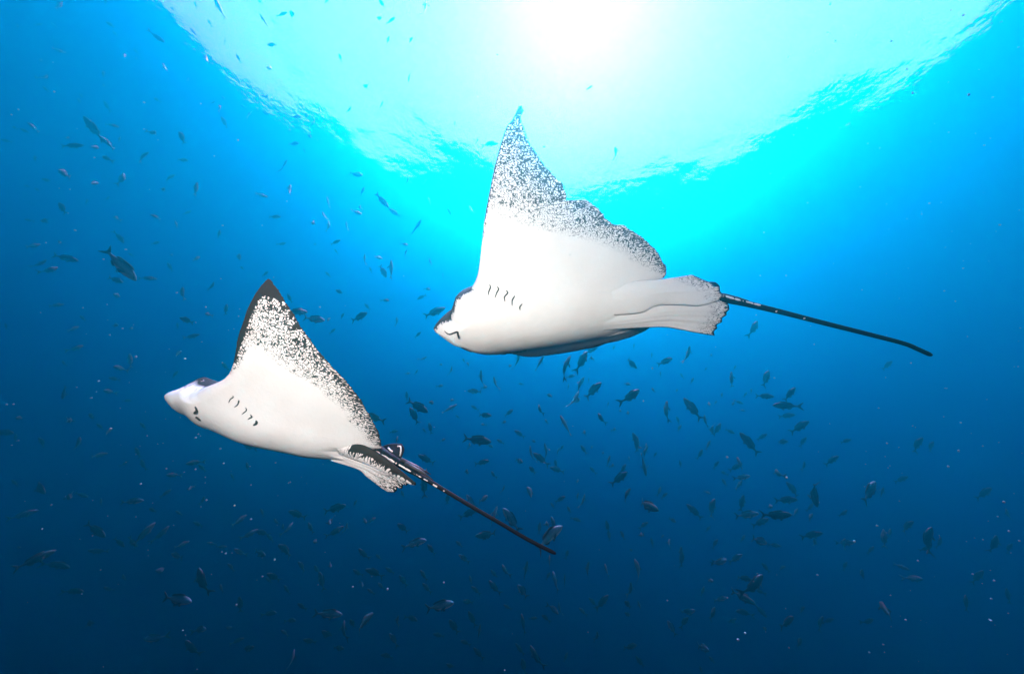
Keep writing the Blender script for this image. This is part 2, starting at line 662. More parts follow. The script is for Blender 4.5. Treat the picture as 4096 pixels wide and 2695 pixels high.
# ---- the larger ray, hind margin of its raised wing notched
def larger_ray():
    Z = lambda pts: zz(1650, 350, .7023, pts)
    wing_te = Z([(617, 98), (626, 108), (633, 132), (616, 175), (636, 225), (651, 280), (677, 330), (712, 385), (762, 455), (812, 505),
                 (862, 550), (864, 580), (882, 610), (882, 642), (900, 622), (908, 609), (922, 600), (1000, 645), (1060, 690), (1092, 722), (1096, 742), (1124, 766),
                 (1156, 784), (1174, 778), (1184, 765), (1240, 808), (1292, 840), (1342, 880), (1382, 920), (1412, 960), (1427, 995), (1447, 1022), (1446, 1060),
                 (1432, 1086), (1370, 1100), (1300, 1104), (1340, 1130), (1480, 1190), (1650, 1218)])
    snout = Z([(110, 1390)])[0]
    tail = wing_te[-1]
    lead = Z([(118, 1372), (132, 1352), (152, 1333), (180, 1314), (206, 1306), (220, 1272), (231, 1238), (242, 1200), (264, 1178), (300, 1163), (330, 1150),
              (355, 1110), (372, 1060), (382, 1000), (390, 920), (398, 850), (405, 770), (418, 690), (435, 600), (448, 530), (462, 460), (478, 400),
              (497, 330), (515, 275), (533, 225), (548, 203), (565, 190), (585, 150), (600, 115), (610, 102)])
    ax = (-.993, -.118, .10)
    poly = wing_te + below(snout, tail, ax) + [snout] + lead
    body = dict(round=78, taper=170, belly_w=190, back_w=170,
                belly=[(0, 30), (.08, 66), (.2, 90), (.4, 92), (.62, 80), (.8, 52), (1, 26)],
                back=[(0, 20), (.08, 55), (.2, 95), (.4, 115), (.65, 80), (.85, 40), (1, 26)],
                bumps=[(.10, 118, .045, 30, 26, 1)])
    band = [(0, 20), (.18, 20), (.22, 90), (.30, 150), (.38, 210), (.46, 310), (.54, 420), (.60, 500), (.75, 640), (1, 850)]
    def pigment(fr, dl, dt, x, s, R):
        b = smooth_table(band, fr)
        p = max(0.0, 1 - dt / b) * .80
        if fr > .2:
            p = max(p, 1.15 - dt / 9)
        if fr > .42:
            p = max(p, (1.2 - dl / (10 + 10 * max(0, fr - .7))) * min(1, (fr - .42) * 8))
        p = max(p, (fr - .90) * 12)
        if fr < .22:
            p = max(p, 1.1 - dl / 9)
            if s > 0:
                p = max(p, .95 - math.hypot((x - R.eye_x) / 34, (s - R.eye_s) / 34) if hasattr(R, 'eye_x') else 0)
        return max(0.0, min(1.0, p))
    alpha = [(-900, -30), (-560, 2), (-360, 15), (-210, 22), (-110, 29), (0, 44), (140, 60), (330, 70), (600, 78), (900, 84)]
    r = Ray('larger pale-bellied eagle ray with a notched hind wing edge and short dark tail', .98, ax, (2200, 1262), alpha, poly, body, M_RAY_B, pigment, .93, .40)
    z5 = lambda pts: zz(1680, 1050, .2554, pts)
    for pts in ([(1090, 345), (1105, 385), (1080, 440), (1055, 510)], [(1220, 372), (1232, 410), (1205, 470), (1180, 548)], [(1355, 432), (1365, 480), (1335, 540), (1318, 605)],
                [(1480, 525), (1478, 560), (1452, 600), (1457, 680)], [(1598, 648), (1585, 690), (1592, 738)]):
        r.slit('gill_slit', z5(pts), 2.6)
        r.slit('gill_slit', z5(pts), 2.6, mirror=True)
    r.slit('mouth', z5([(385, 1070), (430, 1108), (485, 1120), (540, 1090), (580, 1072), (600, 1120), (625, 1180), (632, 1240), (628, 1290), (660, 1335), (730, 1385), (800, 1425)]), 3.6)
    p, n = r.cast(1680 + 628 * .2554, 1050 + 556 * .2554)
    if p:
        r.eye(p, n, 7)
    # pelvic fins
    def P(x, y, z):
        a, b = Z([(x, y)])[0]
        return (a, b, z)
    pf = lambda u, v: min(1.0, max(0.0, (u - .74) * 2.2 + .3 * (.35 - v) * (u > .5), 1.1 - (1 - u) * 40))
    r.patch('pelvic_fin', [P(1085, 1120, None), P(1270, 1100, 78), P(1430, 1090, 62), P(1520, 1079, 54), P(1595, 1066, 46)],
            [P(1085, 1300, None), P(1290, 1286, 54), P(1380, 1246, 50), P(1450, 1239, 46), P(1550, 1241, 40), P(1640, 1244, 34), P(1745, 1216, 28)],
            [P(1085, 1120, None), P(1080, 1180, None), P(1080, 1240, None), P(1085, 1300, None)],
            [P(1595, 1066, 46), P(1650, 1092, 42), P(1704, 1114, 38), P(1722, 1134, 37), P(1748, 1134, 35), P(1752, 1160, 33), P(1768, 1184, 31), P(1745, 1216, 28)],
            7, M_RAY_B, pf, camber=3)
    pf2 = lambda u, v: min(1.0, max(0.0, (u - .80) * 2.8, 1.1 - (1 - u) * 40))
    r.patch('pelvic_fin', [P(1050, 1300, None), P(1250, 1268, 46), P(1420, 1236, 36), P(1600, 1222, 24), P(1752, 1208, 12)],
            [P(1050, 1384, None), P(1200, 1374, 16), P(1350, 1366, 10), P(1450, 1366, 6), P(1575, 1389, 0), P(1640, 1401, -4), P(1721, 1413, -8)],
            [P(1050, 1300, None), P(1050, 1345, None), P(1050, 1384, None)],
            [P(1752, 1208, 12), P(1796, 1232, 10), P(1803, 1264, 8), P(1786, 1280, 6), P(1788, 1296, 4), P(1762, 1312, 2), P(1762, 1336, 0), P(1730, 1352, -3), P(1736, 1372, -5), P(1716, 1386, -6), P(1721, 1413, -8)],
            7, M_RAY_B, pf2, camber=3)
    z3 = lambda pts: zz(2450, 1000, .5672, pts)
    tl = [(560, 300, -20), (700, 325, -6), (800, 345, 6), (1000, 392, 18), (1200, 440, 34), (1500, 517, 60), (1800, 592, 90), (2050, 657, 120), (2150, 697, 134), (2252, 743, 150)]
    pts = spline([unproject(*z3([(x, y)])[0], z) for x, y, z in tl], 8)
    m = len(pts)
    rad = [lerp_table([(0, 30), (.1, 22), (.22, 17), (.3, 12.5), (.5, 9.6), (.8, 7.8), (.97, 7.6), (1, 4.5)], i / (m - 1)) for i in range(m)]
    r.tube('tail', pts, rad, M_TAIL, n=14, pigf=lambda L, an: (1.0 if L < 285 and -.75 < math.cos(an) < -.1 and math.sin(an) > 0 else 0) + (1.0 if L < 300 and .25 < math.cos(an) < .6 and math.sin(an) > 0 and math.sin(L * .13) > -.3 else 0) + (1.2 if min(abs(L - q) for q in (318, 352, 420)) < 7 and abs(math.cos(an) - .3) < .35 and math.sin(an) > 0 else 0))
    zs = lambda pts, z: [unproject(*q, z) for q in z3(pts)]
    r.tube('tail_spine', zs([(700, 308), (800, 316), (865, 326)], 12), [6, 5, 1.2], M_SPINE, n=8)
    r.tube('tail_spine', zs([(740, 322), (880, 338), (962, 357)], 14), [6, 5.5, 1.2], M_SPINE, n=8)
    r.patch('dorsal_fin', [(2790, 1150, -60), (2830, 1128, -70), (2862, 1128, -72)], [(2800, 1180, -40), (2850, 1178, -45), (2872, 1172, -50)],
            [(2790, 1150, -60), (2800, 1180, -40)], [(2862, 1128, -72), (2880, 1146, -66), (2872, 1172, -50)], 6, M_BLACK, lambda u, v: 1)
    return r

# ---- the smaller ray, wing tip solid black
def smaller_ray():
    Z = lambda pts: zz(600, 1050, .6384, pts)
    te = Z([(742, 100), (760, 110), (802, 170), (852, 250), (892, 310), (952, 410), (1002, 480), (1062, 560), (1132, 640), (1202, 710), (1262, 780),
            (1322, 860), (1362, 930), (1402, 1000), (1432, 1060), (1447, 1110), (1452, 1162), (1420, 1170), (1380, 1160), (1330, 1165), (1400, 1200), (1480, 1222)])
    snout = Z([(90, 832)])[0]
    tail = te[-1]
    lead = Z([(100, 822), (150, 813), (200, 803), (250, 815), (300, 806), (345, 785), (390, 765), (430, 748), (462, 730), (495, 700), (510, 665), (525, 610), (537, 550), (545, 490),
              (560, 430), (580, 380), (605, 300), (625, 255), (655, 200), (690, 150), (715, 122), (732, 104)])
    ax = (-.955, .285, .05)
    poly = te + below(snout, tail, ax) + [snout] + lead
    body = dict(round=62, taper=150, belly_w=150, back_w=150,
                belly=[(0, 8), (.08, 24), (.2, 54), (.4, 74), (.62, 64), (.8, 42), (1, 22)],
                back=[(0, 16), (.05, 20), (.12, 28), (.2, 62), (.4, 92), (.65, 64), (.85, 34), (1, 22)],
                bumps=[(.105, 64, .040, 27, 66, 1)], cheek=40)
    band = [(0, 15), (.12, 20), (.2, 75), (.32, 120), (.45, 170), (.55, 290), (.65, 430), (.8, 600), (1, 850)]
    def pigment(fr, dl, dt, x, s, R):
        b = smooth_table(band, fr)
        p = max(0.0, 1 - dt / b) * .84
        if fr > .15:
            p = max(p, 1.15 - dt / 13)
        if fr > .38:
            w = 9 + 15 * min(1, (fr - .38) / .3)
            p = max(p, (1.25 - .45 * dl / w) * min(1, (fr - .38) * 8) if dl < w * 2.2 else 0)
        p = max(p, (fr - .80) * 8)
        return max(0.0, min(1.0, p))
    alpha = [(-700, 20), (-400, 12), (-180, 8), (-90, 24), (0, 42), (110, 58), (260, 68), (500, 78), (800, 86)]
    r = Ray('smaller eagle ray with a solid black wing tip and long thin black tail', .88, ax, (1060, 1701), alpha, poly, body, M_RAY_A, pigment, .85)
    z6 = lambda pts: zz(630, 1450, .2554, pts)
    for pts, w in (([(1172, 510), (1183, 530), (1150, 570), (1123, 628)], 2.2), ([(1250, 600), (1282, 612), (1255, 660), (1220, 705)], 2.6), ([(1375, 705), (1385, 735), (1350, 770), (1322, 803)], 2.2),
                   ([(1462, 812), (1475, 840), (1440, 860), (1418, 905)], 2.8), ([(1532, 900), (1545, 930), (1515, 985)], 5.0)):
        r.slit('gill_slit', z6(pts), w)
        r.slit('gill_slit', z6(pts), w, mirror=True)
    r.slit('mouth', z6([(600, 690), (618, 730), (602, 775), (588, 805), (625, 850), (680, 895)]), 5.0)
    p, n = r.cast(630 + 697 * .2554, 1450 + 285 * .2554)
    if p:
        r.eye(p, n, 8)
    def P(x, y, z):
        a, b = Z([(x, y)])[0]
        return (a, b, z)
    pf = lambda u, v: min(1.0, max(0.0, (u - .52) * 1.6, 1.1 - (1 - u) * 30, .9 - (1 - v) * 14 if u > .45 else 0))
    r.patch('pelvic_fin', [P(1180, 1200, None), P(1350, 1262, 32), P(1450, 1300, 30), P(1540, 1340, 26), P(1618, 1378, 20)],
            [P(1130, 1240, None), P(1300, 1292, 14), P(1350, 1336, 10), P(1400, 1372, 8), P(1450, 1412, 6), P(1490, 1436, 4)],
            [P(1180, 1200, None), P(1155, 1222, None), P(1130, 1240, None)],
            [P(1618, 1378, 20), P(1606, 1396, 18), P(1586, 1392, 16), P(1576, 1418, 14), P(1548, 1410, 12), P(1545, 1428, 10), P(1526, 1440, 8), P(1490, 1436, 4)],
            8, M_RAY_A, pf, camber=-8)
    pf3 = lambda u, v: max(0.0, min(1.0, 1.55 - v * 1.55 if u > .16 else .2))
    r.patch('pelvic_fin', [P(1180, 1150, None), P(1300, 1136, 60), P(1380, 1160, 66), P(1470, 1215, 62), P(1560, 1290, 56), P(1664, 1376, 44)],
            [P(1190, 1205, None), P(1330, 1250, 60), P(1420, 1290, 64), P(1510, 1330, 58), P(1590, 1372, 50), P(1645, 1394, 44)],
            [P(1180, 1150, None), P(1182, 1178, None), P(1190, 1205, None)],
            [P(1664, 1376, 44), P(1668, 1388, 44), P(1645, 1394, 44)],
            8, M_RAY_A, pf3, camber=10)
    z4 = lambda pts: zz(1350, 1700, .4202, pts)
    tl = [(200, 150, -20), (330, 220, -10), (450, 285, 0), (600, 372, 12), (750, 462, 24), (900, 548, 36), (1100, 668, 52), (1330, 805, 72), (1560, 938, 92), (1800, 1080, 112), (2078, 1222, 134)]
    pts = spline([unproject(*z4([(x, y)])[0], z) for x, y, z in tl], 8)
    m = len(pts)
    rad = [lerp_table([(0, 34), (.1, 28), (.2, 21), (.3, 15), (.4, 9.5), (.55, 7.8), (.8, 7), (.98, 6.8), (1, 4)], i / (m - 1)) for i in range(m)]
    def tp(L, an):
        s = math.sin(an)
        if 90 < L < 330:
            return (1.0 if .55 < math.sin(an + .5) < .9 else 0)
        if 330 <= L < 470:
            return 1.0 if .1 < math.cos(an - .6) < .8 and math.sin(an) > .1 and math.sin(L * .16) > 0 else 0
        return 0
    r.tube('tail', pts, rad, M_TAIL, n=20, pigf=tp)
    r.patch('dorsal_fin', [(1505, 1795, -40), (1555, 1775, -50), (1606, 1773, -56)], [(1580, 1838, -8), (1600, 1838, -12), (1604, 1835, -16)],
            [(1505, 1795, -40), (1545, 1812, -20), (1580, 1838, -8)], [(1606, 1773, -56), (1617, 1792, -48), (1614, 1812, -34), (1604, 1835, -16)], 7, M_BLACK, lambda u, v: 1)
    zs = lambda pts, z: [unproject(*q, z) for q in z4(pts)]
    r.tube('tail_spine', zs([(600, 325), (760, 400), (888, 467)], 8), [9, 7, 1.5], M_SPINE, n=8)
    r.tube('tail_spine', zs([(640, 362), (800, 445), (912, 524)], 16), [9, 7, 1.5], M_SPINE, n=8)
    for a in ([(480, 212), (500, 235), (525, 252)], [(572, 200), (600, 200), (604, 240), (596, 292)]):
        r.tube('white_mark', [unproject(*q, z) for q, z in zip(z4(a), (-26, -24, -22, -20))], [3, 3.2, 3.4, 3][:len(a)], plain('white_mark', (.75, .72, .66)), n=8)
    return r

larger_ray()
smaller_ray()


# ------------------------------------------------------------------ the school of fork-tailed fish
def fish_material(name, back, side, belly, metal):
    t = NT(name)
    oc = t.n('TexCoord').outputs['Object']
    sp = t.n('SeparateXYZ')
    t.l(oc, sp.inputs[0])
    no = t.n('TexNoise', Scale=9.0, Detail=3.0)
    t.l(oc, no.inputs['Vector'])
    z = t.math('ADD', sp.outputs[2], t.math('MULTIPLY', t.math('SUBTRACT', no.outputs[0], .5), .05))
    # the pale belly climbs towards the throat
    z = t.math('SUBTRACT', z, t.math('MULTIPLY', sp.outputs[0], .09))
    f = t.math('MULTIPLY', t.math('ADD', z, .15), 3.4, True)
    c = t.ramp(f, [(.0, belly), (.22, belly), (.36, side), (.62, side), (.85, back)])
    vo = t.n('TexVoronoi', Scale=55.0)
    t.l(oc, vo.inputs['Vector'])
    sc_ = t.ramp(vo.outputs['Distance'], [(0, 1.0), (.6, .72)])
    mul = t.n('Mix', data_type='RGBA', blend_type='MULTIPLY')
    mul.inputs[0].default_value = 1
    t.l(c, mul.inputs[6])
    t.l(sc_, mul.inputs[7])
    rn = t.n('ObjectInfo').outputs['Random']
    hs = t.n('HueSaturation')
    t.l(t.math('ADD', t.math('MULTIPLY', rn, .5), .75), hs.inputs['Value'])
    t.l(mul.outputs[2], hs.inputs['Color'])
    t.principled(hs.outputs[0], .55, .15, metal)
    return t.m

M_FISH = fish_material('fish_scales', (.009, .022, .018), (.026, .066, .056), (.065, .125, .115), 0.0)
M_SILVER = fish_material('silver_scales', (.02, .055, .055), (.14, .32, .30), (.52, .78, .74), .1)
M_FIN = fish_material('fish_fin', (.010, .018, .016), (.016, .026, .023), (.024, .034, .032), 0)

PROFILE = [(.500, .004, .004, .004), (.488, .022, .022, .016), (.455, .052, .046, .034), (.405, .082, .072, .050), (.330, .112, .100, .063), (.230, .134, .122, .070), (.110, .140, .134, .070),
           (-.010, .124, .122, .060), (-.110, .096, .094, .046), (-.200, .062, .060, .030), (-.270, .038, .036, .018), (-.330, .032, .031, .011), (-.365, .036, .035, .006)]

def swim(x, bend):
    return bend * max(0.0, .15 - x) ** 2 * 1.6

def fish_body(bend, n=12):
    vs_, fs = [], []
    for x, up, dn, w in PROFILE:
        for j in range(n):
            a = 2 * math.pi * j / n
            z = math.sin(a)
            vs_.append((x, math.cos(a) * w + swim(x, bend), z * (up if z > 0 else dn)))
    m = len(PROFILE)
    for i in range(m - 1):
        for j in range(n):
            j2 = (j + 1) % n
            fs.append((i * n + j, (i + 1) * n + j, (i + 1) * n + j2, i * n + j2))
    fs.append(tuple(range(n)))
    fs.append(tuple(reversed(range((m - 1) * n, m * n))))
    return vs_, fs

def plate(outline, th, place):
    """thin two-sided fin from a flat outline; place maps (u, v, side) to a point"""
    m = len(outline)
    vs_ = [place(u, v, th) for u, v in outline] + [place(u, v, -th) for u, v in outline]
    fs = [tuple(range(m)), tuple(reversed(range(m, 2 * m)))]
    for i in range(m):
        j = (i + 1) % m
        fs.append((i, i + m, j + m, j))
    return vs_, fs

def fish_pieces(bend):
    up = lambda u, v, t: (u, t + swim(u, bend), v)
    out = {'body': fish_body(bend)}
    lobe = lambda sg: [(-.345, -.012 * sg), (-.345, .034 * sg), (-.385, .075 * sg), (-.44, .125 * sg), (-.505, .165 * sg), (-.478, .105 * sg), (-.44, .05 * sg), (-.425, .0)]
    a, b = plate(lobe(1), .004, up), plate(lobe(-1), .0035, up)
    k = len(a[0])
    out['tail_fin'] = (a[0] + b[0], a[1] + [tuple(i + k for i in f) for f in b[1]])
    out['dorsal_fin'] = plate([(.25, .115), (.235, .165), (.17, .185), (.06, .178), (-.06, .155), (-.15, .135), (-.215, .095), (-.19, .055), (-.05, .10), (.10, .125)], .004, up)
    out['anal_fin'] = plate([(-.03, -.10), (-.05, -.155), (-.12, -.145), (-.19, -.095), (-.18, -.055), (-.10, -.085)], .004, up)
    pelvic = plate([(.17, -.11), (.13, -.185), (.08, -.19), (.08, -.12)], .004, up)
    out['pelvic_fin'] = pelvic
    for sg in (1, -1):
        pl = lambda u, v, t, sg=sg: (.215 - u * .80, sg * (.060 + u * .62) + t, -.03 + v - u * .25)
        out['pectoral_fin' + ('' if sg > 0 else '_')] = plate([(0, .018), (.07, .040), (.15, .042), (.19, .015), (.17, -.025), (.09, -.035), (0, -.018)], .004, pl)
    return out

def eye_piece(sg):
    bm = bmesh.new()
    bmesh.ops.create_icosphere(bm, subdivisions=1, radius=.020)
    for v in bm.verts:
        v.co = Vector((v.co.x + .408, v.co.y * .6 + sg * .040, v.co.z + .026))
    me = bpy.data.meshes.new('eye')
    bm.to_mesh(me)
    bm.free()
    me.materials.append(M_PUPIL)
    return me

BENDS = (0.0, .45, -.45)
PARTED, JOINED, JOINED_RAW = [], [], []
for bend in BENDS:
    pc = fish_pieces(bend)
    d = []
    for nm, (v, f) in pc.items():
        me = mesh(nm.strip('_'), v, f)
        me.materials.append(M_FISH if nm == 'body' else M_FIN)
        me.polygons.foreach_set('use_smooth', [nm == 'body'] * len(me.polygons))
        d.append((nm.strip('_'), me))
    d += [('eye', eye_piece(1)), ('eye', eye_piece(-1))]
    PARTED.append(d)
    V, Fc, mi = [], [], []
    for nm, (v, f) in pc.items():
        k = len(V)
        V += v
        Fc += [tuple(i + k for i in q) for q in f]
        mi += [0 if nm == 'body' else 1] * len(f)
    me = mesh('fish', V, Fc)
    me.materials.append(M_FISH)
    me.materials.append(M_FIN)
    me.polygons.foreach_set('material_index', mi)
    me.polygons.foreach_set('use_smooth', [True] * len(Fc))
    JOINED.append(me)
    JOINED_RAW.append((V, Fc, mi))

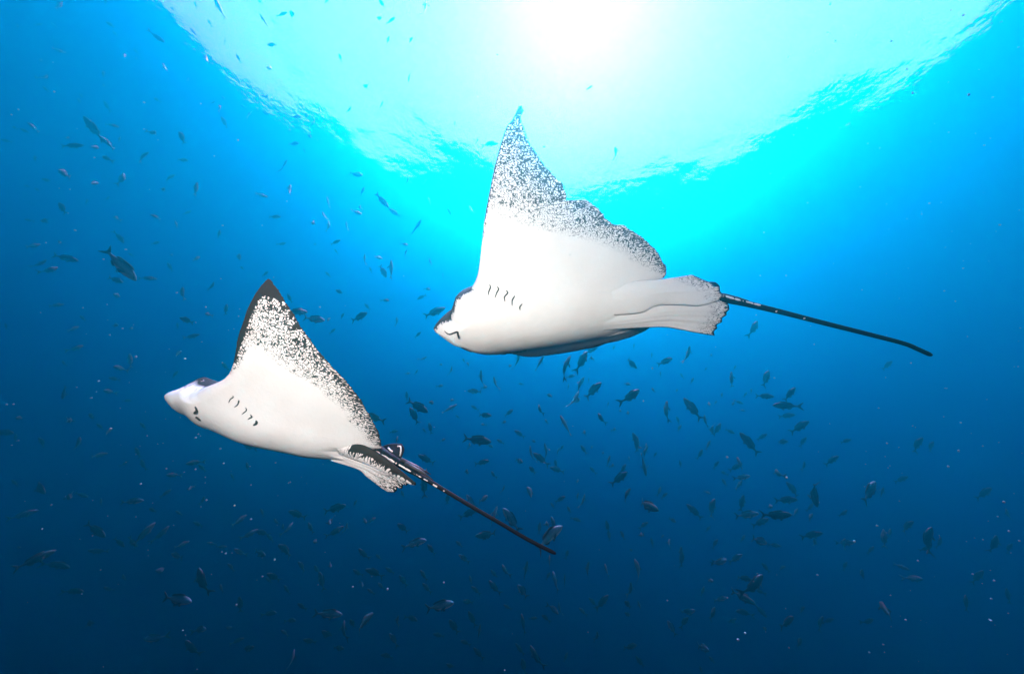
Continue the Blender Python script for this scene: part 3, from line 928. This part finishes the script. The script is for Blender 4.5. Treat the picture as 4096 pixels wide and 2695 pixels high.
# where the fish swim: (x, y, apparent length, heading in degrees, view) by region of the scene; view 0 side-on, 1 from below, 2 end-on
SHOALS = [
    (0, 0, .4304, [(545, 50, 100, 75, 1), (980, 25, 70, 95, 0), (1025, 230, 95, 145, 0), (1460, 350, 130, -32, 0), (1070, 315, 60, 130, 0), (1605, 85, 65, 125, 0), (2040, 75, 95, 95, 2),
        (1910, 555, 135, 105, 1), (1945, 210, 60, 120, 0), (1815, 45, 50, 110, 0), (1805, 305, 50, 130, 2), (165, 245, 65, 145, 0), (360, 230, 70, 15, 0), (505, 238, 55, 140, 0), (1150, 520, 65, 100, 1),
        (1270, 550, 50, 135, 0), (1530, 635, 100, 110, 1), (380, 565, 65, 130, 0), (545, 470, 45, 20, 2), (420, 725, 100, 110, 0), (340, 725, 55, 110, 0), (425, 830, 65, 130, 0), (960, 690, 75, 110, 0),
        (965, 800, 60, 115, 0), (1455, 925, 75, 150, 0), (760, 895, 50, 130, 0), (990, 985, 90, 110, 0), (740, 945, 60, 120, 0), (860, 1195, 200, 112, 0), (1420, 1235, 110, -10, 0), (1690, 1280, 140, 118, 0),
        (675, 1355, 135, 20, 0), (630, 1285, 65, 130, 0), (1000, 1325, 75, 120, 2), (1110, 1295, 65, 110, 0), (985, 1468, 115, 155, 0), (1325, 1450, 130, 38, 1), (1700, 1488, 110, -8, 0), (325, 1475, 75, 120, 0),
        (880, 1370, 55, 135, 2), (1045, 1165, 50, 0, 2), (310, 1185, 50, 100, 2), (235, 1220, 70, 150, 0), (130, 1185, 60, 150, 0), (2085, 1140, 105, 112, 0), (1980, 955, 65, 20, 0), (2040, 1000, 75, 110, 1),
        (2255, 985, 60, 155, 0), (2310, 1060, 75, 50, 1), (2080, 915, 60, 140, 0), (2215, 540, 60, 110, 0), (2135, 690, 50, 130, 0), (60, 1310, 80, 170, 0), (1745, 750, 60, 100, 0), (2090, 380, 45, 80, 0), (1265, 480, 50, 130, 0)]),
    (1024, 0, .4304, [(340, 145, 130, 118, 0), (240, 135, 110, 45, 1), (80, 200, 120, 120, 1), (1170, 40, 100, 122, 0), (1155, 175, 100, 143, 0), (1250, 195, 100, 8, 0), (1573, 65, 130, 90, 1), (1430, 380, 95, 55, 1),
        (1225, 380, 60, 0, 2), (150, 418, 115, 165, 0), (780, 530, 68, 105, 0), (1030, 805, 110, 145, 0), (1420, 720, 85, -92, 1), (120, 630, 60, 110, 2), (75, 897, 65, 5, 0), (595, 1030, 75, 105, 1), (870, 1020, 75, 78, 1),
        (1165, 975, 70, 50, 1), (370, 1083, 100, 0, 0), (470, 1075, 75, 130, 0), (530, 1145, 80, 65, 1), (98, 1062, 60, 150, 0), (495, 1265, 80, 125, 0), (350, 1338, 115, -5, 0), (265, 1525, 95, 60, 1), (450, 1405, 55, 115, 0),
        (1850, 1168, 70, 85, 1), (2055, 1312, 80, 78, 1), (2170, 1335, 160, 0, 0), (1710, 1265, 35, 0, 2), (650, 15, 70, 40, 1), (40, 20, 60, 140, 0)]),
    (2048, 0, .861, [(357, 410, 55, 45, 1), (484, 712, 75, 95, 1), (1125, 1525, 85, 55, 0)]),
    (0, 674, .4304, [(440, 112, 90, 165, 0), (600, 50, 90, 0, 2), (865, 137, 55, 100, 2), (1133, 95, 130, 95, 1), (1575, 82, 100, 32, 0), (1510, 192, 95, -15, 0), (1820, 190, 130, 82, 1), (580, 370, 150, 130, 0), (415, 485, 125, 175, 0),
        (1080, 460, 60, 0, 2), (1112, 640, 120, -60, 0), (610, 832, 180, -15, 0), (1120, 895, 310, -63, 0), (1075, 1035, 145, -20, 0), (370, 890, 120, 55, 1), (465, 945, 80, 100, 2), (1375, 1020, 75, 0, 2), (1690, 1155, 120, 62, 1),
        (2100, 1310, 110, 108, 0), (1735, 1410, 150, 160, 0), (1065, 1455, 110, 0, 0), (525, 1270, 50, 40, 2), (1580, 915, 80, 105, 0), (2215, 810, 105, -55, 0), (1970, 1095, 90, 75, 1), (1638, 520, 65, 100, 1), (2035, 610, 85, 95, 0),
        (1825, 838, 50, 90, 2), (310, 718, 55, 80, 2), (560, 690, 90, 145, 0), (1445, 692, 90, 10, 0), (1000, 280, 60, 60, 0), (805, 310, 60, 80, 0), (350, 200, 55, 140, 0), (255, 165, 50, 160, 0), (1100, 1185, 65, 30, 2), (1650, 1460, 60, 100, 0),
        (680, 1490, 55, 100, 2), (770, 1390, 80, 140, 0), (55, 1465, 60, 95, 0), (1225, 1485, 50, 0, 2), (1785, 1560, 110, 20, 0), (1740, 410, 70, 40, 0), (2250, 925, 50, 140, 0), (1450, 450, 45, 150, 2), (265, 480, 60, 170, 0), (1215, 800, 50, 150, 0),
        (1600, 805, 40, 0, 2), (1930, 1355, 50, 20, 2)]),
    (1024, 674, .4304, [(930, 55, 150, -18, 0), (215, 20, 75, 35, 1), (305, 200, 120, 88, 1), (1170, 300, 145, -45, 0), (1410, 110, 95, 85, 1), (1572, 125, 60, 75, 1), (990, 215, 90, 75, 0), (670, 315, 90, 95, 1), (935, 410, 60, 0, 2), (965, 360, 45, 0, 2),
        (1290, 415, 115, 145, 0), (1490, 545, 155, 48, 1), (175, 450, 105, 0, 0), (632, 440, 85, 112, 1), (675, 535, 100, 95, 1), (530, 505, 70, 150, 2), (838, 530, 75, 80, 1), (740, 685, 95, 30, 0), (240, 702, 80, 15, 0), (548, 705, 40, 0, 2),
        (1610, 300, 45, 110, 2), (1800, 410, 90, 120, 0), (1998, 385, 90, 110, 1), (1005, 840, 100, 75, 1), (1180, 955, 145, -60, 0), (1255, 940, 185, 93, 1), (1385, 790, 90, 65, 1), (1140, 830, 50, 0, 2), (780, 1148, 100, 155, 0), (310, 1205, 90, 110, 0),
        (1540, 1195, 95, 205, 0), (1660, 1335, 195, 25, 0), (1780, 1345, 70, 0, 0), (540, 1398, 215, -8, 0), (385, 1330, 100, 0, 2), (960, 1380, 190, 22, 0), (710, 1512, 80, 40, 0), (1205, 1225, 45, 0, 2), (1035, 1285, 75, 130, 0), (800, 1370, 70, 50, 0),
        (1310, 1420, 85, 100, 1), (1505, 1545, 80, 40, 0), (1620, 870, 45, 100, 2), (1735, 995, 60, 80, 1), (1380, 705, 50, 0, 2), (85, 980, 85, 25, 0), (745, 770, 50, 120, 0), (1065, 940, 55, 110, 0), (50, 250, 55, 0, 2), (670, 985, 60, 130, 0),
        (1595, 1120, 40, 0, 2), (670, 1405, 40, 80, 2)]),
    (0, 1348, .4304, [(1210, 220, 140, 88, 1), (1065, 388, 100, 165, 0), (595, 515, 140, 245, 0), (660, 770, 150, 195, 0), (850, 735, 110, 160, 0), (730, 995, 140, 120, 0), (395, 975, 110, 120, 0), (1280, 1070, 110, 120, 0), (1325, 1185, 110, 115, 0),
        (1165, 1170, 80, 40, 0), (1010, 505, 60, 60, 2), (710, 105, 65, 100, 2), (1110, 290, 65, 70, 2), (1180, 590, 75, 0, 0), (180, 750, 70, 20, 2), (930, 830, 70, 110, 0), (45, 885, 170, -5, 0), (145, 935, 80, 110, 0), (360, 1395, 190, -35, 0),
        (630, 1480, 150, 0, 0), (760, 1465, 100, -35, 0), (1230, 1525, 150, -5, 0), (1540, 1450, 90, 40, 0), (1890, 1510, 90, 60, 0), (1810, 1165, 70, 160, 2), (1880, 1215, 90, 120, 0), (2310, 1020, 130, 165, 0), (2160, 1295, 70, 120, 0),
        (2300, 1200, 80, 130, 0), (1765, 1400, 60, 0, 2), (1650, 155, 50, 80, 2), (1625, 345, 80, 50, 0), (2090, 270, 95, 120, 0), (1330, 825, 80, 120, 0), (140, 1355, 80, 100, 0), (920, 1095, 60, 0, 2), (1000, 880, 55, 100, 2), (590, 240, 60, 130, 0),
        (1610, 1280, 60, 130, 2), (940, 1530, 70, 120, 0)]),
    (0, 2022, .4302, [(890, 225, 220, -38, 0), (215, 85, 90, 10, 2), (1340, 260, 120, 80, 2), (1500, 265, 100, 75, 2), (1230, 340, 120, -55, 0), (1110, 340, 120, -50, 0), (910, 425, 130, 150, 0), (530, 545, 190, -38, 0), (325, 500, 130, 20, 2),
        (175, 385, 70, 0, 0), (1645, 465, 150, 175, 0), (1870, 705, 240, 125, 0), (1650, 870, 300, -4, 0), (1840, 170, 100, 150, 0), (2225, 135, 75, 40, 2), (2320, 265, 80, 20, 2), (1970, 350, 80, 150, 0), (2060, 380, 90, -10, 0), (2230, 435, 130, 145, 0),
        (2150, 565, 90, 125, 0), (2060, 765, 80, 140, 0), (2230, 915, 150, 95, 0), (1505, 600, 80, 90, 2), (840, 1090, 150, 210, 0), (1430, 1235, 210, 185, 0), (1870, 1145, 160, 20, 0), (1780, 1330, 200, 130, 0), (690, 790, 150, -20, 0), (1010, 775, 90, 130, 0),
        (1150, 670, 80, 95, 0), (1420, 40, 100, 170, 0), (1665, 65, 80, 150, 0), (2300, 1330, 150, 20, 0), (2205, 1250, 100, 0, 0), (2120, 1135, 90, 10, 0), (1690, 360, 60, 0, 2)]),
    (1024, 2022, .4302, [(385, 80, 180, 160, 0), (510, 205, 110, 130, 0), (735, 25, 210, 15, 0), (840, 210, 130, 75, 1), (740, 240, 100, 20, 2), (250, 200, 70, 90, 0), (300, 215, 70, 80, 2), (190, 150, 80, 130, 0), (60, 60, 80, 120, 0), (60, 250, 130, 145, 0),
        (140, 300, 100, 150, 0), (680, 145, 80, 10, 2), (280, 410, 190, 155, 0), (40, 440, 150, 0, 0), (1010, 135, 70, 0, 2), (1075, 135, 60, 10, 2), (1365, 205, 140, 125, 0), (1475, 345, 220, 8, 0), (1630, 405, 110, 140, 0), (2145, 275, 210, 170, 0),
        (1890, 355, 90, 130, 0), (1935, 490, 130, 142, 0), (1000, 450, 140, 140, 0), (1140, 475, 80, 120, 0), (430, 560, 120, 145, 0), (565, 595, 100, 110, 0), (610, 700, 160, 120, 0), (165, 660, 140, 125, 0), (120, 690, 80, 130, 0), (290, 780, 100, 135, 0),
        (945, 625, 110, 150, 0), (1100, 615, 170, 150, 0), (1245, 600, 100, 150, 0), (1370, 695, 130, 125, 0), (1560, 645, 100, 140, 0), (1590, 765, 120, 140, 0), (1165, 745, 90, 160, 0), (1070, 795, 90, 145, 0), (2215, 635, 100, 130, 0), (2215, 760, 140, 140, 0),
        (2045, 785, 110, 145, 0), (1995, 685, 70, 110, 0), (2315, 600, 70, 150, 2), (670, 1005, 250, -15, 0), (1710, 930, 280, 15, 0), (895, 1090, 110, 100, 0), (1000, 1075, 120, -5, 2), (1310, 1065, 130, 70, 1), (1450, 1040, 120, -5, 0), (1840, 1120, 170, 120, 0),
        (2010, 1050, 150, 120, 0), (2075, 1170, 140, 80, 1), (665, 1200, 150, 120, 0), (1280, 1235, 140, 125, 0), (1945, 1265, 100, 150, 0), (1700, 1200, 110, 160, 0), (2070, 1370, 130, 140, 0), (130, 995, 130, 0, 0), (330, 1060, 110, 10, 0), (270, 1175, 90, 140, 0),
        (500, 1255, 120, 150, 0), (810, 1155, 100, 150, 2), (2340, 940, 90, 150, 0), (1970, 890, 110, 150, 0), (430, 935, 110, 160, 0), (770, 1320, 120, 10, 0), (340, 1430, 90, 130, 2), (1220, 1390, 120, 170, 0), (1810, 1490, 100, 140, 0), (560, 330, 60, 90, 2),
        (690, 545, 60, 0, 2), (990, 725, 50, 0, 2)]),
    (1400, 1400, .3973, [(735, 90, 100, 30, 1), (1018, 210, 105, 78, 1), (1315, 280, 165, 85, 1), (1460, 335, 145, 100, 1), (1255, 415, 145, 175, 0), (570, 460, 90, 95, 0), (680, 565, 250, -26, 0), (645, 660, 190, 113, 0), (1000, 590, 175, 28, 1), (1355, 655, 150, 0, 0),
        (1255, 580, 85, 145, 0), (1600, 630, 100, 30, 0), (805, 785, 110, 105, 0), (750, 810, 60, 130, 0), (830, 530, 60, 150, 2), (240, 680, 220, 160, 0), (1280, 905, 290, -8, 0), (1515, 920, 85, 155, 0), (765, 1100, 185, 150, 0), (1330, 1130, 150, 8, 0),
        (1180, 1225, 75, 100, 2), (1440, 1250, 55, 140, 2), (770, 1230, 100, 90, 2), (745, 1370, 200, 100, 0), (530, 1450, 80, 110, 0), (980, 1500, 120, 85, 0), (1215, 1520, 150, 130, 0), (1345, 1495, 80, 0, 2), (1545, 1400, 90, 75, 1), (915, 145, 40, 0, 2),
        (670, 220, 55, 60, 0), (580, 235, 40, 0, 2), (1145, 105, 50, 120, 0), (1195, 145, 50, 130, 2), (1605, 160, 50, 0, 2), (910, 360, 45, 0, 2), (1020, 505, 45, 0, 2), (1085, 670, 55, 140, 0), (935, 905, 45, 0, 2), (1205, 965, 55, 110, 2), (1415, 965, 50, 0, 2),
        (470, 905, 60, 110, 2), (440, 820, 90, 10, 0), (1360, 375, 45, 0, 2), (1340, 750, 45, 150, 2), (1550, 725, 45, 0, 2), (50, 1540, 70, 60, 0)]),
    (2048, 1348, .2886, [(380, 365, 240, 60, 1), (730, 410, 340, 58, 1), (975, 330, 300, 58, 0), (1100, 180, 200, 30, 0), (85, 320, 280, 85, 1), (1650, 365, 230, -38, 0), (2120, 340, 240, 22, 0), (815, 545, 130, 15, 0), (930, 665, 270, 62, 1), (865, 880, 280, 60, 1),
        (905, 880, 110, 20, 2), (1120, 740, 330, 40, 0), (1650, 820, 330, 28, 0), (2130, 1020, 270, 72, 1), (380, 1000, 100, 100, 2), (1230, 1125, 110, 110, 2), (745, 1225, 290, 118, 1), (105, 1340, 170, 148, 0), (995, 1320, 80, 0, 2), (1600, 1050, 90, 0, 2),
        (130, 650, 80, 170, 0), (520, 810, 70, 170, 2), (2060, 515, 80, 85, 1), (1410, 150, 60, 100, 2), (1690, 130, 90, 90, 1), (1720, 1440, 220, 105, 0), (1860, 1530, 100, 60, 2), (1420, 1280, 65, 0, 2), (480, 1170, 60, 130, 2), (300, 1440, 55, 10, 2),
        (1100, 290, 70, 120, 2), (1600, 650, 60, 0, 2), (1960, 735, 55, 110, 2), (1330, 930, 80, 85, 1), (780, 690, 100, 80, 1), (1940, 260, 90, 90, 1), (1065, 600, 80, 90, 1), (1495, 1020, 55, 0, 2)]),
    (2700, 1300, .3193, [(165, 370, 220, 85, 1), (455, 375, 50, 0, 2), (710, 680, 190, 80, 1), (1140, 670, 240, 55, 0), (1125, 890, 195, 0, 0), (1440, 865, 220, 52, 0), (1390, 1010, 290, 180, 0), (1400, 1135, 165, 15, 0), (1560, 1275, 270, 35, 0), (220, 1050, 290, 122, 0),
        (375, 1195, 140, 80, 1), (455, 1290, 180, -60, 0), (535, 1305, 180, 60, 0), (690, 1330, 120, -25, 0), (40, 1190, 100, 110, 0), (50, 1290, 110, 40, 0), (930, 1480, 300, 125, 0), (1090, 1400, 130, 45, 0), (1335, 1460, 180, 0, 0), (1600, 1460, 140, 62, 0),
        (415, 1500, 140, 70, 1), (800, 965, 100, -20, 0), (430, 990, 70, 20, 2), (505, 970, 70, 40, 0), (585, 880, 75, 60, 0), (880, 870, 75, 60, 0), (955, 825, 70, 60, 0), (215, 695, 90, 52, 0), (85, 635, 80, 120, 0), (750, 530, 70, 50, 0), (2140, 1450, 130, 20, 0),
        (845, 1070, 40, 0, 2), (385, 550, 45, 60, 0), (720, 990, 50, 90, 2), (20, 820, 60, 30, 0)]),
    (3400, 1300, .3831, [(390, 420, 140, 40, 0), (700, 1245, 180, 62, 0), (840, 1265, 130, 55, 0)]),
    (2048, 1750, .3193, [(240, 210, 210, 98, 1), (360, 265, 240, 143, 0), (435, 170, 230, 105, 1), (570, 170, 110, 60, 1), (625, 125, 80, 55, 0), (900, 150, 120, 125, 0), (995, 120, 55, 0, 2), (1140, 190, 50, 100, 2), (1210, 290, 130, 65, 1), (1260, 350, 60, 0, 2),
        (565, 400, 190, 165, 0), (255, 405, 140, 125, 0), (90, 290, 90, 10, 2), (545, 320, 110, 100, 0), (1010, 405, 110, 130, 0), (1560, 90, 190, 95, 0), (1660, 180, 170, 65, 1), (1650, 330, 260, -85, 1), (1795, 210, 70, 60, 0), (1390, 390, 140, 45, 0),
        (1340, 510, 270, 42, 0), (1470, 265, 50, 80, 2), (240, 695, 130, 150, 2), (605, 770, 150, 20, 0), (815, 740, 120, 70, 1), (890, 800, 180, 70, 1), (715, 900, 110, 115, 0), (800, 1020, 120, -10, 0), (1430, 710, 200, 58, 1), (1850, 670, 110, 60, 0),
        (1910, 720, 100, 50, 0), (1690, 850, 180, 10, 2), (2010, 1030, 130, -35, 0), (1650, 1090, 130, 45, 0), (1195, 1115, 150, 100, 0), (1215, 1225, 110, 95, 0), (1385, 1220, 120, 115, 0), (1615, 1210, 90, 120, 2), (1755, 1310, 110, 100, 0), (1880, 1235, 70, 20, 0),
        (1960, 1320, 100, 15, 2), (455, 1240, 420, 24, 0), (525, 1095, 140, 110, 2), (425, 1080, 110, 80, 2), (345, 1130, 130, 80, 0), (690, 1450, 110, 80, 0), (2115, 1430, 180, 95, 1), (1500, 1410, 80, 140, 0), (820, 545, 55, 0, 2), (2110, 330, 90, 110, 0), (510, 850, 90, 125, 0)]),
    (1350, 1700, .4202, [(1655, 900, 265, 128, 0), (1490, 860, 215, 73, 1), (1245, 840, 190, 22, 0), (1270, 720, 120, 130, 0)]),
    (2700, 1750, .3193, [(1965, 285, 190, 45, 0), (1620, 350, 120, 100, 1), (1285, 445, 115, 0, 2), (1480, 650, 210, 125, 0), (1730, 700, 340, -75, 0), (1390, 780, 250, 10, 0), (900, 965, 280, 12, 0), (1270, 975, 300, 20, 0), (1070, 1060, 230, 25, 0), (840, 820, 210, 75, 0),
        (455, 880, 240, 52, 0), (245, 925, 210, 137, 0), (1060, 1290, 280, -25, 0), (1245, 1345, 130, 5, 0), (760, 370, 170, 40, 0), (810, 320, 110, 70, 2), (840, 500, 190, 20, 0), (620, 560, 130, 130, 0), (800, 590, 150, 60, 1), (320, 205, 130, 55, 0), (70, 330, 100, 105, 0),
        (515, 335, 110, 60, 0), (1510, 930, 110, 60, 1), (1700, 870, 130, 50, 0), (1690, 995, 130, 75, 1), (2110, 950, 130, 60, 0), (1710, 1220, 230, 30, 0), (1760, 1320, 160, 120, 0), (500, 1320, 130, 58, 0), (415, 1140, 90, 55, 0), (850, 1260, 110, 30, 0),
        (760, 1510, 210, 25, 0), (570, 1540, 180, 10, 0), (1185, 860, 80, 110, 2), (610, 440, 100, 150, 0), (2110, 1330, 150, 50, 0), (405, 685, 50, 0, 2)]),
    (3300, 1850, .415, [(430, 280, 270, 35, 0), (550, 285, 120, 100, 0), (735, 160, 130, 30, 0), (1530, 295, 190, 35, 0), (785, 610, 170, 35, 0), (570, 730, 160, 70, 1), (625, 675, 90, 80, 1), (440, 840, 100, 50, 0), (985, 740, 260, 65, 0), (975, 830, 110, 55, 0),
        (1110, 770, 110, 55, 0), (200, 775, 140, 25, 0), (355, 1080, 130, 95, 1), (735, 1000, 60, 0, 2), (855, 1115, 90, 80, 2), (1640, 790, 190, 80, 0), (1470, 1100, 170, 55, 0), (1360, 1350, 140, 60, 0), (1770, 820, 110, 60, 0), (1765, 1280, 130, 80, 0),
        (580, 1410, 130, -15, 2), (190, 990, 90, 70, 0), (30, 1520, 110, 30, 0), (420, 1530, 130, 10, 0), (1760, 500, 110, 60, 0)]),
    (2048, 2200, .526, [(105, 150, 150, 80, 1), (80, 310, 150, 120, 0), (330, 235, 75, 110, 2), (400, 230, 80, 85, 1), (275, 195, 65, 60, 0), (285, 85, 60, 80, 2), (570, 150, 130, 75, 1), (965, 150, 90, 100, 2), (905, 295, 130, 95, 1), (360, 445, 100, 95, 1),
        (320, 445, 60, 0, 2), (685, 395, 140, 35, 0), (615, 390, 80, 140, 0), (880, 410, 100, 125, 0), (885, 490, 80, 140, 0), (970, 420, 90, 110, 1), (540, 465, 70, 150, 0), (255, 510, 80, 140, 0), (160, 515, 70, 10, 0), (85, 555, 80, 110, 2), (720, 150, 50, 100, 2),
        (650, 650, 100, 95, 1), (1290, 70, 130, 90, 0), (1580, 95, 120, 20, 0), (1930, 130, 90, 130, 0), (2050, 130, 75, 10, 0), (1765, 210, 115, -10, 0), (1845, 270, 220, 28, 0), (1755, 355, 90, 10, 2), (1585, 370, 110, 10, 0), (1335, 470, 120, 40, 0),
        (1310, 540, 100, 60, 0), (1215, 590, 120, 120, 0), (1525, 480, 120, 80, 1), (1765, 470, 120, 175, 0), (1895, 460, 110, -50, 0), (2090, 545, 160, 10, 0), (1675, 540, 80, 55, 0), (1930, 600, 70, 140, 0), (1450, 310, 70, 50, 0), (1510, 230, 45, 90, 2),
        (2200, 450, 80, 20, 0), (2185, 700, 100, 88, 1), (900, 730, 120, -10, 0), (975, 850, 90, 130, 0), (1455, 740, 80, 80, 2), (1520, 830, 70, 130, 0), (410, 810, 70, 60, 0), (180, 810, 100, 140, 2), (85, 870, 120, 100, 0),
        (60, 750, 90, 140, 0), (1885, 310, 80, 150, 0), (2340, 550, 110, 50, 0), (1440, 910, 60, 110, 0)]),
]

UP_CAM = (CM.to_3x3().inverted() @ Vector((0, 0, 1))).normalized()

def fish_matrix(px, py, length, deg, view):
    """camera-space placement: depth follows from the size the fish has"""
    th = math.radians(deg)
    yaw = math.radians(rnd.uniform(-28, 28) if view == 0 else rnd.uniform(-25, 25) if view == 1 else rnd.choice((-1, 1)) * rnd.uniform(52, 68))
    n = Vector((math.cos(th) * math.cos(yaw), math.sin(th) * math.cos(yaw), math.sin(yaw)))
    up = UP_CAM.copy() if view != 1 else (UP_CAM * .45 + Vector((0, 0, -1)))
    up = up - n * up.dot(n)
    if view == 0:
        flat = Vector((-math.sin(th), math.cos(th), 0))
        if flat.dot(UP_CAM) < 0:
            flat = -flat
        up = up * .5 + flat * .8
        up = up - n * up.dot(n)
    up.normalize()
    real = rnd.uniform(.27, .335)
    depth = FPX * real * max(.5, math.cos(yaw)) / length
    if depth > 6.0:
        depth = 6.0 + min(2.0, (depth - 6.0) * .25) - 1.2 * rnd.random()
    depth = max(2.3, depth)
    real = length * depth / FPX / max(.5, math.cos(yaw))
    k = depth / FPX
    pos = Vector(((px - CX) * k, (CY - py) * k, -depth))
    side = up.cross(n)
    m = Matrix((n, side, up)).transposed().to_4x4()
    return CM @ Matrix.Translation(pos) @ m @ Matrix.Diagonal((real, real, real, 1)), depth

def where(px, py):
    if py < 1250 and px > 1000 and py < 900 - abs(px - 2450) * .18 + 60:
        return 'against the bright sky window'
    if py > 2300:
        return 'in the darkest deep water'
    if px < 960 and py < 1150:
        return 'ahead of and above the rays'
    if px < 1000:
        return "near the smaller ray's head"
    if py < 1320 and px < 1950:
        return 'between the two rays'
    if px > 3150:
        return "below the larger ray's tail"
    if py < 1720:
        return 'close under the larger ray'
    return "around the smaller ray's tail"

NOTED = {   # fish that can be told from all others
    (482, 1059): 'large silver-bellied fish diving nose-down ahead of the black-tipped wing',
    (1909, 1760): 'large dark fish side-on behind the tail of the smaller ray',
    (2193, 2146): "silver-bellied fish crossing behind the end of the smaller ray's tail",
    (2045, 2078): "blue-backed fish slanting up just above the smaller ray's thin tail",
    (1976, 2061): "fish showing its pale belly and spread fins behind the smaller ray's thin tail",
    (1873, 2053): "dark fish whose head passes behind the middle of the smaller ray's tail",
    (710, 2396): 'bright silver fish shining alone in the dark deep water',
    (1256, 1276): "greenish fish with its tail behind the black-tipped wing's hind edge",
    (1738, 1249): "dark fish close in front of the larger ray's snout",
    (2371, 1562): "dark fish curling its tail down under the larger ray's belly",
    (2259, 1466): "big dark fish rising steeply with forked tail below the larger ray's belly",
    (3144, 1622): 'deep-bodied fish heading left with long trailing tail lobe behind the larger ray'.replace('heading left', 'swimming the same way'),
    (3407, 1313): None,
    (1659, 2170): 'rounded fish with pale throat below the tail of the smaller ray',
    (1760, 2422): 'pale fish with clear eye rising slightly in the deep water',
    (1312, 2454): 'white-throated fish nosing slightly down in the deep water',
    (3478, 1966): "green-flanked fish rising with tail down, below the larger ray's tail end",
    (1495, 1670): "fish whose forked tail sticks out behind the black-tipped wing's hind edge",
    (370, 514): 'dark deep-bodied fish with forked tail hanging down, ahead of and above the rays',
}

def wording(px, py, length, deg, view):
    size = 'big' if length > 85 else 'mid-sized' if length > 58 else 'small'
    d = math.degrees(math.asin(math.sin(math.radians(deg))))
    pitch = 'nose-up' if d > 50 else 'climbing' if d > 15 else 'level' if d > -15 else 'diving'
    way = ' heading against the rays' if math.cos(math.radians(deg)) > .34 else ' heading with the rays' if math.cos(math.radians(deg)) < -.34 else ''
    look = ('side-on', 'belly-view', 'end-on')[view]
    return f'{size} {pitch} {look} fish{way}, {where(px, py)}'

catalogue = []
for ox, oy, k, rows in SHOALS:
    for x, y, L, deg, view in rows:
        catalogue.append((ox + x * k, oy + y * k, L * k, deg, view))
catalogue.sort(key=lambda f: -f[2])
INDIVIDUAL, WITH_PARTS = 300, 90
far_v, far_f, far_m = [], [], []
for i, (px, py, length, deg, view) in enumerate(catalogue):
    M, depth = fish_matrix(px, py, length, deg, view)
    b = rnd.choice((0, 0, 1, 2)) if view != 1 else rnd.choice((0, 1, 2))
    if i >= INDIVIDUAL:
        V, Fc, mi = JOINED_RAW[b]
        k = len(far_v)
        far_v += [tuple(M @ Vector(v)) for v in V]
        far_f += [tuple(q + k for q in f) for f in Fc]
        far_m += mi
        continue
    label = wording(px, py, length, deg, view)
    for (nx, ny), text in NOTED.items():
        if text and math.hypot(nx - px, ny - py) < 22 and length > 45:
            label = text
            NOTED[(nx, ny)] = None
            break
    if i < 170 and view == 0 and py > 1850 and label.startswith(('big', 'mid', 'small')) and rnd.random() < .34:
        label = 'pale-flanked ' + label
    silver = any(w in label for w in ('silver', 'pale', 'white', 'blue-backed', 'green'))
    if i < WITH_PARTS or silver:
        root = bpy.data.objects.new('fish', None)
        col.objects.link(root)
        root.matrix_world = M
        root.empty_display_size = .3
        for nm, me in PARTED[b]:
            o = bpy.data.objects.new(nm, me)
            col.objects.link(o)
            o.parent = root
            if silver and nm == 'body':
                o.material_slots[0].link = 'OBJECT'
                o.material_slots[0].material = M_SILVER
    else:
        root = bpy.data.objects.new('fish', JOINED[b])
        col.objects.link(root)
        root.matrix_world = M
    tag(root, label, 'fish', 'school of fork-tailed fish around the rays')
me = mesh('distant_fish', far_v, far_f)
me.materials.append(M_FISH)
me.materials.append(M_FIN)
me.polygons.foreach_set('material_index', far_m)
o = link('distant_fish', me)
tag(o, 'many small faint fish scattered far off in the blue water', 'fish', kind='stuff')

# ------------------------------------------------------------------ drifting specks in the water
def specks(n):
    bm0 = bmesh.new()
    bmesh.ops.create_icosphere(bm0, subdivisions=1, radius=1)
    base = [v.co.copy() for v in bm0.verts]
    faces = [tuple(v.index for v in f.verts) for f in bm0.faces]
    bm0.free()
    V, Fc = [], []
    for i in range(n):
        px, py = rnd.uniform(-60, 4156), rnd.uniform(-60, 2750)
        if rnd.random() < .35:
            px = 4096 - abs(rnd.gauss(0, 500))
        if rnd.random() < .25:
            px, py = rnd.gauss(800, 350), rnd.gauss(1800, 300)
        d = rnd.uniform(.7, 3.6) ** 1.0
        r = d / FPX * (1.3 + 3.2 * rnd.random() ** 3)
        c = Vector(((px - CX) * d / FPX, (CY - py) * d / FPX, -d))
        sx, sy = rnd.uniform(.7, 1.5), rnd.uniform(.7, 1.3)
        k = len(V)
        V += [CM @ (c + Vector((v.x * sx, v.y * sy, v.z)) * r) for v in base]
        Fc += [tuple(q + k for q in f) for f in faces]
    me_ = mesh('drifting_specks', V, Fc)
    tag(link('drifting_specks', me_, plain('speck', (.34, .50, .47), .7, .2)), 'tiny pale specks drifting through the water', 'specks', kind='stuff')
specks(430)
